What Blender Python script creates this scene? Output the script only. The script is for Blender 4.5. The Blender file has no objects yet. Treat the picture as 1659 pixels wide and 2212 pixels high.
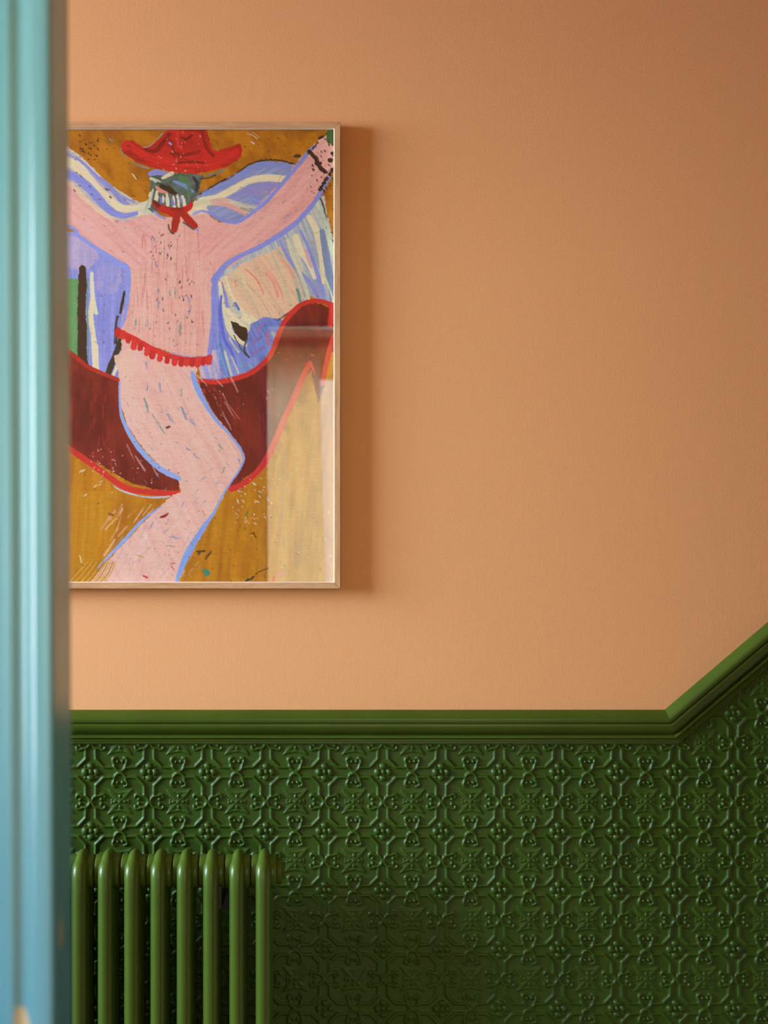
import bpy, bmesh, math, random
import numpy as np
from mathutils import Vector

# ------------------------------------------------------------------ camera
C = bpy.context.scene.collection
F = 3460.0; CX, CY = 760.0, 1106.0; CAMY = -2.95; CAMZ = 1.5
def PX(px, y=0.0): return (px-CX)*(y-CAMY)/F
def PZ(py, y=0.0): return CAMZ-(py-CY)*(y-CAMY)/F
cam_d = bpy.data.cameras.new('camera'); cam = bpy.data.objects.new('camera', cam_d); C.objects.link(cam)
cam.location = (0, CAMY, CAMZ); cam.rotation_euler = (math.pi/2, 0, 0)
cam_d.sensor_fit = 'HORIZONTAL'; cam_d.sensor_width = 24.0; cam_d.lens = F/1659*24.0
cam_d.shift_x = (829.5-CX)/1659.0; cam_d.shift_y = 0.0
cam_d.clip_start = 0.05
cam_d.dof.use_dof = True; cam_d.dof.focus_distance = 2.93; cam_d.dof.aperture_fstop = 4.2
bpy.context.scene.camera = cam

# ------------------------------------------------------------------ world, light, exposure
sc = bpy.context.scene
sc.view_settings.view_transform = 'Standard'; sc.view_settings.look = 'None'
sc.view_settings.gamma = 1.0; sc.view_settings.exposure = 0.0
sc.view_settings.use_curve_mapping = False
w = bpy.data.worlds.new('overcast_sky'); sc.world = w; w.use_nodes = True
w.node_tree.nodes['Background'].inputs[0].default_value = (0.75, 0.87, 1.0, 1)
w.node_tree.nodes['Background'].inputs[1].default_value = 3.0
def area(name, loc, rot, sx, sy, power, col):
    d = bpy.data.lights.new(name, 'AREA'); d.shape = 'RECTANGLE'; d.size = sx; d.size_y = sy
    d.energy = power; d.color = col
    o = bpy.data.objects.new(name, d); C.objects.link(o); o.location = loc; o.rotation_euler = rot
    return o
# daylight through the hall window (wall_left) and through the window of the room behind the camera
HALL_W = (-1.50, -0.20, 1.20, 2.80)           # y0 y1 z0 z1
ROOM_W = (-0.62, 1.60, 0.80, 2.42)            # x0 x1 z0 z1
# open sky above the street, seen through the tall hall window
area('street_sky', (-5.6, -1.75, 2.75), (0, -math.pi/2, 0), 2.5, 3.0, 1190.0, (0.80, 1.0, 1.40))
area('room_window_daylight', ((ROOM_W[0]+ROOM_W[1])/2, -5.66, (ROOM_W[2]+ROOM_W[3])/2), (math.pi/2, 0, 0),
     ROOM_W[1]-ROOM_W[0], ROOM_W[3]-ROOM_W[2], 26.0, (0.97, 1.0, 0.72))
FILL_W = (-4.35, -3.10, 0.85, 2.30)           # y0 y1 z0 z1, unseen opening added in the near room to light the door frame
area('added_side_fill', (-2.18, (FILL_W[0]+FILL_W[1])/2, (FILL_W[2]+FILL_W[3])/2), (0, -math.pi/2, 0),
     FILL_W[3]-FILL_W[2], FILL_W[1]-FILL_W[0], 190.0, (0.88, 0.98, 1.08))  # added fill lamp for the teal door frame and the near room's bounce

# ------------------------------------------------------------------ helpers
def lin(c):
    c = np.asarray(c, float)/255.0
    return np.where(c <= 0.04045, c/12.92, ((c+0.055)/1.055)**2.4)
def mesh_obj(name, verts, faces, m=None, parent=None, smooth=False):
    me = bpy.data.meshes.new(name); me.from_pydata([tuple(v) for v in verts], [], faces); me.update()
    bm = bmesh.new(); bm.from_mesh(me); bmesh.ops.recalc_face_normals(bm, faces=bm.faces); bm.to_mesh(me); bm.free()
    o = bpy.data.objects.new(name, me); C.objects.link(o)
    if m: me.materials.append(m)
    if smooth:
        me.polygons.foreach_set('use_smooth', [True]*len(me.polygons))
        try: me.set_sharp_from_angle(angle=math.radians(38))
        except Exception: pass
    if parent: o.parent = parent
    return o
def empty(name, loc=(0, 0, 0)):
    o = bpy.data.objects.new(name, None); C.objects.link(o); o.location = loc; o.empty_display_size = .05; return o
def tag(o, label=None, cat=None, kind=None, group=None):
    if label: o['label'] = label
    if cat: o['category'] = cat
    if kind: o['kind'] = kind
    if group: o['group'] = group
    return o
class MB:
    def __init__(s): s.v = []; s.f = []
    def box(s, x0, x1, y0, y1, z0, z1):
        b = len(s.v)
        s.v += [(x, y, z) for z in (z0, z1) for x, y in ((x0, y0), (x1, y0), (x1, y1), (x0, y1))]
        s.f += [tuple(b+i for i in q) for q in ((0,3,2,1),(4,5,6,7),(0,1,5,4),(1,2,6,5),(2,3,7,6),(3,0,4,7))]
        return s
    def rings(s, rings, closed_ends=True):
        b = len(s.v); n = len(rings[0])
        for r in rings: s.v += [tuple(p) for p in r]
        for i in range(len(rings)-1):
            for j in range(n):
                a = b+i*n+j; c = b+i*n+(j+1) % n
                s.f.append((a, c, c+n, a+n))
        if closed_ends:
            s.f.append(tuple(b+j for j in range(n))[::-1]); s.f.append(tuple(b+(len(rings)-1)*n+j for j in range(n)))
        return s
    def tube(s, pts, rad, n=20, up=(1, 0, 0)):
        """tube along a path in a plane whose normal is `up`; rad: float, or (r_up, r_side) per point"""
        up = Vector(up); R = []
        for i, p in enumerate(pts):
            p = Vector(p); a = Vector(pts[max(i-1, 0)]); c = Vector(pts[min(i+1, len(pts)-1)])
            t = (c-a).normalized(); sd = t.cross(up).normalized(); r = rad[i] if isinstance(rad, (list, tuple)) else rad
            ru, rs = r if isinstance(r, (list, tuple)) else (r, r)
            R.append([p+up*ru*math.cos(2*math.pi*k/n)+sd*rs*math.sin(2*math.pi*k/n) for k in range(n)])
        return s.rings(R)
    def lathe_x(s, prof, y, z, n=32):
        """prof: (x, r) list, axis along x"""
        return s.rings([[(x, y+r*math.cos(2*math.pi*k/n), z+r*math.sin(2*math.pi*k/n)) for k in range(n)] for x, r in prof])
    def lathe_z(s, prof, x, y, n=24):
        return s.rings([[(x+r*math.cos(2*math.pi*k/n), y+r*math.sin(2*math.pi*k/n), z) for k in range(n)] for z, r in prof])
    def build(s, name, m=None, parent=None, smooth=False): return mesh_obj(name, s.v, s.f, m, parent, smooth)

# ------------------------------------------------------------------ materials
class NT:
    def __init__(s, name):
        s.m = bpy.data.materials.new(name); s.m.use_nodes = True; s.t = s.m.node_tree
        s.b = s.t.nodes['Principled BSDF']; s.tc = s.t.nodes.new('ShaderNodeTexCoord')
    def n(s, typ, **kw):
        nd = s.t.nodes.new(typ)
        for k, v in kw.items():
            if hasattr(nd, k) and not k[0].isupper(): setattr(nd, k, v)
        return nd
    def l(s, a, b): s.t.links.new(a, b)
    def mapping(s, scale=(1, 1, 1), rot=(0, 0, 0)):
        mp = s.n('ShaderNodeMapping'); mp.inputs['Scale'].default_value = scale; mp.inputs['Rotation'].default_value = rot
        s.l(s.tc.outputs['Object'], mp.inputs['Vector']); return mp.outputs[0]
    def noise(s, scale, detail=3, vec=None, rough=.5):
        nd = s.n('ShaderNodeTexNoise'); nd.inputs['Scale'].default_value = scale; nd.inputs['Detail'].default_value = detail
        nd.inputs['Roughness'].default_value = rough
        s.l(vec if vec is not None else s.mapping(), nd.inputs['Vector']); return nd.outputs['Fac']
    def ramp(s, fac, stops):
        r = s.n('ShaderNodeValToRGB'); e = r.color_ramp.elements
        while len(e) < len(stops): e.new(.5)
        for k, (p, c) in enumerate(stops): e[k].position = p; e[k].color = tuple(c)+(1,) if len(c) == 3 else c
        s.l(fac, r.inputs[0]); return r.outputs[0]
    def mix(s, fac, a, b):
        m = s.n('ShaderNodeMix'); m.data_type = 'RGBA'
        for i, v in ((0, fac), (6, a), (7, b)):
            if isinstance(v, (int, float)): m.inputs[i].default_value = v
            elif isinstance(v, (tuple, list)): m.inputs[i].default_value = tuple(v)+(1,)
            else: s.l(v, m.inputs[i])
        return m.outputs[2]
    def bump(s, h, strength, dist, prev=None):
        b = s.n('ShaderNodeBump'); b.inputs['Strength'].default_value = strength; b.inputs['Distance'].default_value = dist
        s.l(h, b.inputs['Height'])
        if prev is not None: s.l(prev, b.inputs['Normal'])
        return b.outputs[0]
    def out(s, col=None, rough=None, normal=None, spec=None):
        if col is not None:
            if isinstance(col, tuple): s.b.inputs['Base Color'].default_value = col+(1,)
            else: s.l(col, s.b.inputs['Base Color'])
        if rough is not None:
            if isinstance(rough, (int, float)): s.b.inputs['Roughness'].default_value = rough
            else: s.l(rough, s.b.inputs['Roughness'])
        if normal is not None: s.l(normal, s.b.inputs['Normal'])
        if spec is not None: s.b.inputs['Specular IOR Level'].default_value = spec
        return s.m

PEACH = (0.745, 0.382, 0.145)
def m_peach():
    t = NT('peach_wall_paint')
    big = t.noise(1.3, 3); col = t.ramp(big, [(.3, tuple(c*.97 for c in PEACH)), (.7, PEACH)])
    st = t.noise(260, 3, rough=.6); ve = t.noise(1.0, 3, t.mapping((110, 110, 9)))
    nrm = t.bump(ve, .035, .002, t.bump(st, .24, .0012))
    return t.out(col, .62, nrm, .25)
GREEN = (0.026, 0.064, 0.0025)
def m_green(name, g=GREEN, rough=.38, grain=90):
    t = NT(name)
    n1 = t.noise(9, 4); col = t.ramp(n1, [(.3, tuple(c*.88 for c in g)), (.7, tuple(c*1.08 for c in g))])
    n2 = t.noise(grain, 3); br = t.noise(1.0, 3, t.mapping((14, 60, 420)))
    t.b.inputs['Specular Tint'].default_value = (0.92, 1.0, 0.80, 1)
    nrm = t.bump(br, .12, .0012, t.bump(n2, .12, .0015))
    return t.out(col, rough, nrm, .30)
def m_plain(name, c, rough=.5, spec=.4, bs=120, bstr=.05):
    t = NT(name); n = t.noise(bs*.2, 3); col = t.ramp(n, [(.3, tuple(x*.93 for x in c)), (.7, c)])
    return t.out(col, rough, t.bump(t.noise(bs, 3), bstr, .001), spec)
M_PEACH = m_peach()
M_RELIEF = m_green('green_embossed_paint', GREEN, .46, 160)
M_RAIL = m_green('green_rail_paint', (0.046, 0.082, 0.006), .36)
M_RAD = m_green('green_radiator_enamel', (0.056, 0.104, 0.010), .33, 60)
M_WHITE = m_plain('warm_white_paint', (0.72, 0.62, 0.50))
M_CEIL = m_plain('apricot_ceiling_paint', (0.62, 0.33, 0.13))
M_ROOM = m_plain('clay_paint', (0.78, 0.54, 0.33))
M_SPACER = m_plain('cream_bevel', (0.88, 0.80, 0.62), .35)
M_BRASS = m_plain('green_steel', (0.075, 0.12, 0.03), .3)
M_DARK = m_plain('dark_brown_metal', (0.018, 0.010, 0.006), .5)
def m_cloth(name, c, k):
    t = NT(name); df_ = t.n('ShaderNodeBsdfDiffuse'); tl = t.n('ShaderNodeBsdfTranslucent'); mx_ = t.n('ShaderNodeMixShader')
    df_.inputs[0].default_value = c+(1,); tl.inputs[0].default_value = c+(1,); mx_.inputs[0].default_value = k
    t.l(df_.outputs[0], mx_.inputs[1]); t.l(tl.outputs[0], mx_.inputs[2]); t.l(mx_.outputs[0], t.t.nodes['Material Output'].inputs[0]); return t.m
M_CURTAIN = m_cloth('linen', (0.90, 0.85, 0.60), .95)
M_BLIND = m_cloth('tan_blind', (0.72, 0.52, 0.32), .9)

def m_wood(name, c1, c2, axis):
    t = NT(name); sc_ = [90, 90, 90]; sc_[axis] = 5
    v = t.mapping(tuple(sc_)); g = t.noise(2.2, 4, v, .65); g2 = t.noise(9, 3, v, .6)
    col = t.mix(.35, t.ramp(g, [(.32, c1), (.62, c2)]), t.ramp(g2, [(.35, c1), (.6, c2)]))
    return t.out(col, .45, t.bump(g2, .2, .0006), .35)
OAK1, OAK2 = (0.42, 0.22, 0.080), (0.64, 0.39, 0.175)
M_OAK_H = m_wood('oak_grain_across', OAK1, OAK2, 0); M_OAK_V = m_wood('oak_grain_upright', OAK1, OAK2, 2)
M_FLOOR = m_wood('stained_floorboard', (0.24, 0.12, 0.05), (0.36, 0.19, 0.09), 0)

def m_teal():
    t = NT('teal_door_paint')
    n = t.noise(3.0, 4, t.mapping((40, 40, 1.2)))
    base = t.ramp(n, [(.3, (0.066, 0.222, 0.245)), (.7, (0.098, 0.275, 0.29))])
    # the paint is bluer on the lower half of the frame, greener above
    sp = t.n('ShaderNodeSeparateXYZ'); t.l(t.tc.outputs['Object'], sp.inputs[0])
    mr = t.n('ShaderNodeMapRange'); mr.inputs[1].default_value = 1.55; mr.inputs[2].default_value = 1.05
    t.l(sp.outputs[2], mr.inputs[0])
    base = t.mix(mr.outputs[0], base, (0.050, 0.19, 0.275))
    # worn chips low down, cream undercoat
    ch = t.noise(34, 1, t.mapping((1, 1, .55))); chm = t.ramp(ch, [(.66, (0, 0, 0)), (.70, (1, 1, 1))])
    mr2 = t.n('ShaderNodeMapRange'); mr2.inputs[1].default_value = 1.25; mr2.inputs[2].default_value = 1.16
    t.l(sp.outputs[2], mr2.inputs[0])
    mu = t.n('ShaderNodeMath'); mu.operation = 'MULTIPLY'; t.l(chm, mu.inputs[0]); t.l(mr2.outputs[0], mu.inputs[1])
    col = t.mix(mu.outputs[0], base, (0.29, 0.28, 0.18))
    return t.out(col, .22, t.bump(n, .1, .001), .55)
M_TEAL = m_teal()

# ------------------------------------------------------------------ room shell
HX0, HX1, HY0, HZ = -3.0, 3.3, -1.60, 3.0
FY = -1.67; RX0, RX1, RY0 = -2.1, 2.1, -5.6
floor = MB()
floor.box(HX0-.1, HX1+.1, RY0-.1, .12, -.05, -.001)
fl = floor.build('floor', M_FLOOR); tag(fl, 'dark stained floor boards of the hall below the frame', kind='structure')
ce = MB().box(HX0-.1, HX1+.1, RY0-.1, .12, HZ, HZ+.05).build('ceiling', M_CEIL); tag(ce, 'warm white ceiling above the hall', kind='structure')
wb = MB().box(HX0, HX1, 0, .12, 0, HZ).build('wall_back', M_PEACH)
tag(wb, 'peach painted wall above the green dado rail', kind='structure')
def wall_x(name, x0, x1, m, op=None, y0=HY0, y1=0.0):
    b = MB()
    if op:
        a0, a1, z0, z1 = op
        b.box(x0, x1, y0, a0, 0, HZ).box(x0, x1, a1, y1, 0, HZ).box(x0, x1, a0, a1, 0, z0).box(x0, x1, a0, a1, z1, HZ)
    else: b.box(x0, x1, y0, y1, 0, HZ)
    return b.build(name, m)
def two_tone():
    t = NT('peach_over_green'); sp = t.n('ShaderNodeSeparateXYZ'); t.l(t.tc.outputs['Object'], sp.inputs[0])
    g = t.n('ShaderNodeMath'); g.operation = 'GREATER_THAN'; g.inputs[1].default_value = 1.13; t.l(sp.outputs[2], g.inputs[0])
    return t.out(t.mix(g.outputs[0], GREEN, PEACH), .55, t.bump(t.noise(200, 2), .15, .001), .3)
M_TWO = two_tone()
tag(wall_x('wall_left', HX0-.1, HX0, M_TWO, HALL_W), 'peach and green end wall of the hall with its window', kind='structure')
tag(wall_x('wall_right', HX1, HX1+.1, M_TWO), 'peach and green far end wall beyond the stairs', kind='structure')
# doorway opening in the partition between hall and the room with the camera
JX = PX(151, HY0); DX1 = JX+.82; DZ = 2.022
def partition(name, y0, y1, m, xa, xb):
    b = MB().box(xa, JX-.009, y0, y1, 0, HZ).box(DX1+.012, xb, y0, y1, 0, HZ).box(JX-.009, DX1+.012, y0, y1, DZ+.012, HZ)
    return tag(b.build(name, m), 'partition wall around the teal doorway', kind='structure')
p1 = partition('wall_front', HY0-.035, HY0, M_TWO, HX0, HX1); p1['label'] = 'hall side of the wall holding the teal doorway'
p2 = partition('wall_doorway', FY+.001, HY0-.035, M_ROOM, HX0, HX1); p2['label'] = 'room side of the wall holding the teal doorway'
# room behind the camera
rb = MB(); a0, a1, z0, z1 = ROOM_W
rb.box(RX0, a0, RY0-.1, RY0, 0, HZ).box(a1, RX1, RY0-.1, RY0, 0, HZ).box(a0, a1, RY0-.1, RY0, 0, z0).box(a0, a1, RY0-.1, RY0, z1, HZ)
tag(rb.build('wall_rear', M_ROOM), 'clay coloured wall with a window behind the viewpoint', kind='structure')
tag(wall_x('wall_room_left', RX0-.1, RX0, M_ROOM, FILL_W, RY0-.1, FY), 'clay coloured side wall of the near room with an opening added for a fill lamp', kind='structure')
tag(wall_x('wall_room_right', RX1, RX1+.1, M_ROOM, None, RY0-.1, FY), 'clay coloured side wall of the near room without a window', kind='structure')
# window joinery
def sash_x(x, y0, y1, z0, z1, name, lab):
    e = tag(empty(name, (x, (y0+y1)/2, z0)), lab, kind='structure')
    b = MB(); t_ = .05
    for a in ((y0, y0+t_, z0, z1), (y1-t_, y1, z0, z1), (y0+t_, y1-t_, z0, z0+t_), (y0+t_, y1-t_, z1-t_, z1), ((y0+y1)/2-.012, (y0+y1)/2+.012, z0+t_, z1-t_))[:4 if x == 0 else 5]:
        b.box(-.02, .02, a[0]-(y0+y1)/2, a[1]-(y0+y1)/2, a[2]-z0, a[3]-z0)
    b.build('window_frame', M_WHITE, e); return e
sash_x(-3.02, *HALL_W, 'window_1', 'white window frame at the far left end of the hall')
sash_x(-2.13, *FILL_W, 'added_window_3', 'added white window frame around the fill lamp opening in the near room')
e = sash_x(0, a0, a1, z0, z1, 'window_2', 'white window frame in the room behind the viewpoint')
e.location = ((a0+a1)/2, RY0-.02, z0); e.rotation_euler = (0, 0, math.pi/2)
# curtain (folded) at the left of the room window, and a blind over its head
cv = []; nf = 60
for k in range(nf+1):
    x = -1.0+k*(.83/nf); y = RY0+.12+.011*math.sin(k*1.1)
    cv.append((x, y))
cvv = [(x+(.055*(2.33-z)/2.28 if x > -.4 else 0), y+dy, z) for dy in (0,) for z in (.05, 2.33) for x, y in cv]; n_ = nf+1
cf = []
for k in range(nf):
    cf += [(k, k+1, n_+k+1, n_+k)]
cur = mesh_obj('curtain', cvv, cf, M_CURTAIN, None, True)
bo = MB().box(ROOM_W[0]+.01, ROOM_W[1]-.01, RY0+.020, RY0+.0215, 2.20, 2.42).build('roller_blind', M_BLIND)
tag(bo, 'tan roller blind over the head of the room window, reflected in the picture glass', 'blind')
tag(cur, 'pale linen curtain beside the room window, reflected in the picture glass', 'curtain')

# ------------------------------------------------------------------ staircase at the right
SX0, RUN, RISE = .66, .226, .191
st = tag(empty('staircase', (SX0, -.45, 0)), 'staircase rising to the right along the green wall', kind='structure')
for k in range(9):
    MB().box(SX0+k*RUN-.025-SX0, SX0+(k+1)*RUN-SX0, -.43, .43, (k+1)*RISE-.03, (k+1)*RISE).build('tread', M_FLOOR, st)
    MB().box(k*RUN, k*RUN+.02, -.42, .43, k*RISE, (k+1)*RISE-.03).build('riser', M_WHITE, st)

# ------------------------------------------------------------------ dado rail
TH = math.radians(40.4); RXK, RZK = PX(1435.5), PZ(1533.0)
prof = [(0, 0), (8.5, 0)]
prof = [(0, 0), (5.5, 0), (7.0, .4), (18.0, 9.6), (20.2, 11.6), (21.2, 13.4), (21.4, 18), (20.6, 21.2), (15.0, 22.0), (15.0, 23.2), (18.5, 23.8)]
prof += [(19.2, 26), (19.0, 29.5), (18.0, 33), (16.0, 36.5), (13.2, 39.8), (10.0, 42.4), (7.0, 44.2)]   # ovolo turning under
prof += [(6.4, 45.2), (10.5, 46.0), (12.4, 48.2), (12.4, 50.4), (10.5, 52.4), (7.6, 53.2), (7.6, 54.6), (9.2, 55.2), (9.2, 56.8), (6.8, 57.6),
         (6.8, 58.8), (8.2, 59.4), (8.2, 61.0), (5, 62.2), (0, 62.2)]
prof = [(d/1000, h/1000) for d, h in prof]
random.seed(3)
def rail(name, x_start, x_end, sloped, label):
    v = []; f = []; n = len(prof)
    c, s = math.cos(TH), math.sin(TH)
    segs = 60
    for i in range(segs+1):
        u = i/segs
        for d, h in prof:
            mx, mz = RXK+h*s/(1+c), RZK-h
            if not sloped:
                x = x_start+(mx-x_start)*u; z = mz
                z += .0004*math.sin(x*31+h*200)*(1-u)
            else:
                L = x_end; ex, ez = RXK+L*c+h*s, RZK+L*s-h*c
                x = mx+(ex-mx)*u; z = mz+(ez-mz)*u
            v.append((x, -d, z))
    for i in range(segs):
        for j in range(n-1):
            a = i*n+j; f.append((a, a+1, a+1+n, a+n))
        f.append((i*n+n-1, i*n, (i+1)*n, (i+1)*n+n-1))
    f.append(tuple(range(n))); f.append(tuple(segs*n+j for j in range(n)))
    o = mesh_obj(name, v, f, M_RAIL, None, True)
    return tag(o, label, kind='structure')
rail('trim_1', HX0, None, False, 'moulded green dado rail running level below the picture')
rail('trim_2', None, 1.9, True, 'moulded green dado rail climbing at the right with the stairs')

# ------------------------------------------------------------------ embossed wall covering (height field in real geometry)
rng = np.random.default_rng(7)
def vnoise(x, y, seed=0):
    xi = np.floor(x).astype(np.int64); yi = np.floor(y).astype(np.int64); xf = x-xi; yf = y-yi
    def h(a, b):
        k = (a*374761393+b*668265263+seed*974711+1013) & 0xffffffff
        k = ((k ^ (k >> 13))*1274126177) & 0xffffffff
        k = (k ^ (k >> 16)) & 0xffffff
        return k/float(0xffffff)
    u = xf*xf*(3-2*xf); v = yf*yf*(3-2*yf)
    a = h(xi, yi); b = h(xi+1, yi); c_ = h(xi, yi+1); d = h(xi+1, yi+1)
    return (a*(1-u)+b*u)*(1-v)+(c_*(1-u)+d*u)*v
def fbm(x, y, seed=0, o=3):
    r = 0; a = .5; t = 0
    for i in range(o): r = r+a*vnoise(x*2**i, y*2**i, seed+i*17); t += a; a *= .5
    return r/t
TN = 96
def tile_height():
    g = (np.arange(TN)+.0)/TN
    U, V = np.meshgrid(g, g)                  # V upwards, rosette at 0,0 ; star at .5,.5
    H = np.zeros_like(U)
    def wrap(a): return (a+.5) % 1.0-.5
    def add(h): np.maximum(H, h, out=H)
    def ridge(pts, wd, hh):
        for (x0, y0), (x1, y1) in zip(pts[:-1], pts[1:]):
            for ox in (-1, 0, 1):
                for oy in (-1, 0, 1):
                    px, py = U-(x0+ox), V-(y0+oy); dx, dy = x1-x0, y1-y0
                    t = np.clip((px*dx+py*dy)/(dx*dx+dy*dy+1e-12), 0, 1)
                    d = np.hypot(px-t*dx, py-t*dy)
                    add(hh*np.clip(1-(d/(wd*1.22))**2, 0, 1)**.42)
    def bead(x, y, r, hh, rx=None):
        rx = rx or r
        px, py = wrap(U-x), wrap(V-y); add(hh*np.clip(1-(px/rx)**2-(py/r)**2, 0, 1)**.42)
    # strapwork
    for sx in (1, -1):
        for sy in (1, -1):
            ridge([(sx*.088, sy*.22), (sx*.22, sy*.088)], .023, .85)
            ridge([(sx*.22, sy*.088), (sx*.385, sy*.084)], .021, .80)
            ridge([(sx*.088, sy*.22), (sx*.084, sy*.385)], .021, .80)
    # scroll pairs, back to back at the middle of each side: an open heart whose ends curl in over two beads
    def scroll(bx_, by_, ux, uy):
        px, py = -uy, ux
        def P(s_, w_): return (bx_+ux*s_+px*w_, by_+uy*s_+py*w_)
        for w_ in (1, -1):
            q = [(.016, 0), (.022, .034), (.045, .068), (.078, .090), (.115, .097), (.152, .104), (.188, .122), (.218, .122), (.240, .100), (.240, .072)]
            for (a0_, b0_), (a1_, b1_), ww in zip(q[:-1], q[1:], (.021, .021, .021, .021, .019, .018, .018, .017, .015)):
                ridge([P(a0_, w_*b0_), P(a1_, w_*b1_)], ww, .95)
            bead(*P(.178, w_*.040), .028, 1.2)
    for (bx_, by_, ux, uy) in ((.5, 0, 0, 1), (.5, 0, 0, -1), (0, .5, 1, 0), (0, .5, -1, 0)): scroll(bx_, by_, ux, uy)
    # rosette
    for (x, y) in ((.098, 0), (-.098, 0), (0, .098), (0, -.098)):
        bead(x, y, .053 if x == 0 else .062, 1.25, .062 if x == 0 else .053)
    for s1 in (1, -1):
        for s2 in (1, -1): bead(s1*.096, s2*.096, .016, .7)
    r = np.hypot(wrap(U), wrap(V))
    H = np.where((r > .040) & (r < .054), H*.35, H)
    bead0 = 1.4*np.sqrt(np.clip(1-(r/.040)**2, 0, 1)); H = np.maximum(H, bead0)
    H = np.where(r < .014, H*.72, H)
    # star of leaves
    x, y = U-.5, V-.5; ax, ay = np.abs(x), np.abs(y)
    rr = np.hypot(x, y); S = np.zeros_like(U)
    for dx_, dy_ in ((1, 1), (1, -1)):             # four long serrated leaves on the diagonals
        t_ = np.abs(x*dx_+y*dy_)/math.sqrt(2); c_ = np.abs(x*dy_*-1+y*dx_)/math.sqrt(2) if dy_ == 1 else np.abs(x+y)/math.sqrt(2)
        t_ = np.abs(x*dx_+y*dy_)/math.sqrt(2)
        hw_ = .056*np.sin(np.pi*np.clip(t_/.30, 0, 1)**.62)*(1+.22*np.cos(t_*150))
        e = np.clip(1-(c_/np.maximum(hw_, 1e-4))**2, 0, 1)**.5*(t_ < .295)
        S = np.maximum(S, e*(.55+.30*np.clip(1-c_/.016, 0, 1)+.15*np.cos(t_*150)))
    H = np.maximum(H, S*.72)
    for qx, qy in ((1, 0), (-1, 0), (0, 1), (0, -1)):   # lobes on the axes
        bead(.5+qx*.088, .5+qy*.088, .040 if qy else .020, .95, .040 if qx else .020)
        bead(.5+qx*.142+qy*.022, .5+qy*.142+qx*.022, .017, .8); bead(.5+qx*.142-qy*.022, .5+qy*.142-qx*.022, .017, .8)
        if qy: ridge([(.5-.19, .5+qy*.195), (.5-.11, .5+qy*.165), (.5-.04, .5+qy*.152), (.5+.04, .5+qy*.152), (.5+.11, .5+qy*.165), (.5+.19, .5+qy*.195)], .011, .5)
    b2 = 1.15*np.sqrt(np.clip(1-(rr/.034)**2, 0, 1)); b2 = np.where(rr < .011, b2*.7, b2); H = np.maximum(H, b2)
    # light blur so that the paint fills the corners
    for _ in range(1):
        H = (H*2+np.roll(H, 1, 0)+np.roll(H, -1, 0)+np.roll(H, 1, 1)+np.roll(H, -1, 1))/6
    return H
TILE = tile_height()
PXT, PZT = 126.15/F*2.95, 127.6/F*2.95; OX, OZ = PX(701.5), PZ(1667.5)
def relief(x, z):
    wx = x+.0006*(fbm(x*60, z*60, 3)-.5)*2; wz = z+.0006*(fbm(x*60, z*60, 9)-.5)*2
    u = ((wx-OX)/PXT) % 1.0*TN; v = ((wz-OZ)/PZT) % 1.0*TN
    i = np.floor(u).astype(int); j = np.floor(v).astype(int); fu = u-i; fv = v-j
    i %= TN; j %= TN; i1 = (i+1) % TN; j1 = (j+1) % TN
    h = (TILE[j, i]*(1-fu)+TILE[j, i1]*fu)*(1-fv)+(TILE[j1, i]*(1-fu)+TILE[j1, i1]*fu)*fv
    h = h*(.80+.40*fbm(x*22, z*22, 21))             # worn / clogged with paint in places
    h = h+.05*fbm(x*160, z*160, 40, 2)+.10*fbm(x*25, z*25, 50, 2)
    return h*.0040
def grid_obj(name, xs, zs, keep, m, parent):
    X, Z = np.meshgrid(xs, zs); Y = -.0012-relief(X, Z)
    nx, nz = len(xs), len(zs)
    co = np.stack([X, Y, Z], -1).reshape(-1, 3)
    I, J = np.meshgrid(np.arange(nx-1), np.arange(nz-1)); a = (J*nx+I)
    q = np.stack([a, a+1, a+1+nx, a+nx], -1).reshape(-1, 4)
    cxm = (X[:-1, :-1]+X[1:, 1:]).ravel()/2; czm = (Z[:-1, :-1]+Z[1:, 1:]).ravel()/2
    q = q[keep(cxm, czm)]
    used = np.zeros(len(co), bool); used[q.ravel()] = True; idx = np.cumsum(used)-1
    co = co[used]; q = idx[q]
    me = bpy.data.meshes.new(name); me.vertices.add(len(co)); me.vertices.foreach_set('co', co.ravel().astype(np.float32))
    me.loops.add(q.size); me.loops.foreach_set('vertex_index', q.ravel().astype(np.int32))
    me.polygons.add(len(q)); me.polygons.foreach_set('loop_start', np.arange(0, q.size, 4, dtype=np.int32))
    me.polygons.foreach_set('use_smooth', np.ones(len(q), bool))
    me.update(); me.validate(); me.materials.append(m)
    o = bpy.data.objects.new(name, me); C.objects.link(o); o.parent = parent; return o
tt = math.tan(TH)
def under(x, z): return z < np.where(x < RXK+.012, RZK-.040, RZK-.040+(x-RXK-.012)*tt)
X0F, X1F, Z0F = -.66, .84, .52
fine = .00138
o = grid_obj('embossed_covering', np.arange(X0F, X1F+1e-6, fine), np.arange(Z0F, 1.42, fine), under, M_RELIEF, wb)
o['label'] = 'dark green embossed covering with rosettes and scrollwork under the rail'
cs = .0052
xs_all = np.arange(HX0, HX1, cs); zs_all = np.arange(0.0, HZ, cs)
def coarse_keep(x, z): return under(x, z) & ~((x > X0F+.003) & (x < X1F-.003) & (z > Z0F+.003)) & (x < 2.0)
o = grid_obj('embossed_covering', xs_all, zs_all, coarse_keep, M_RELIEF, wb)
tag(MB().box(HX0, SX0-.03, -.018, 0, 0, .16).build('baseboard_back', M_RAIL), 'green baseboard at the foot of the embossed wall', kind='structure')

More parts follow.
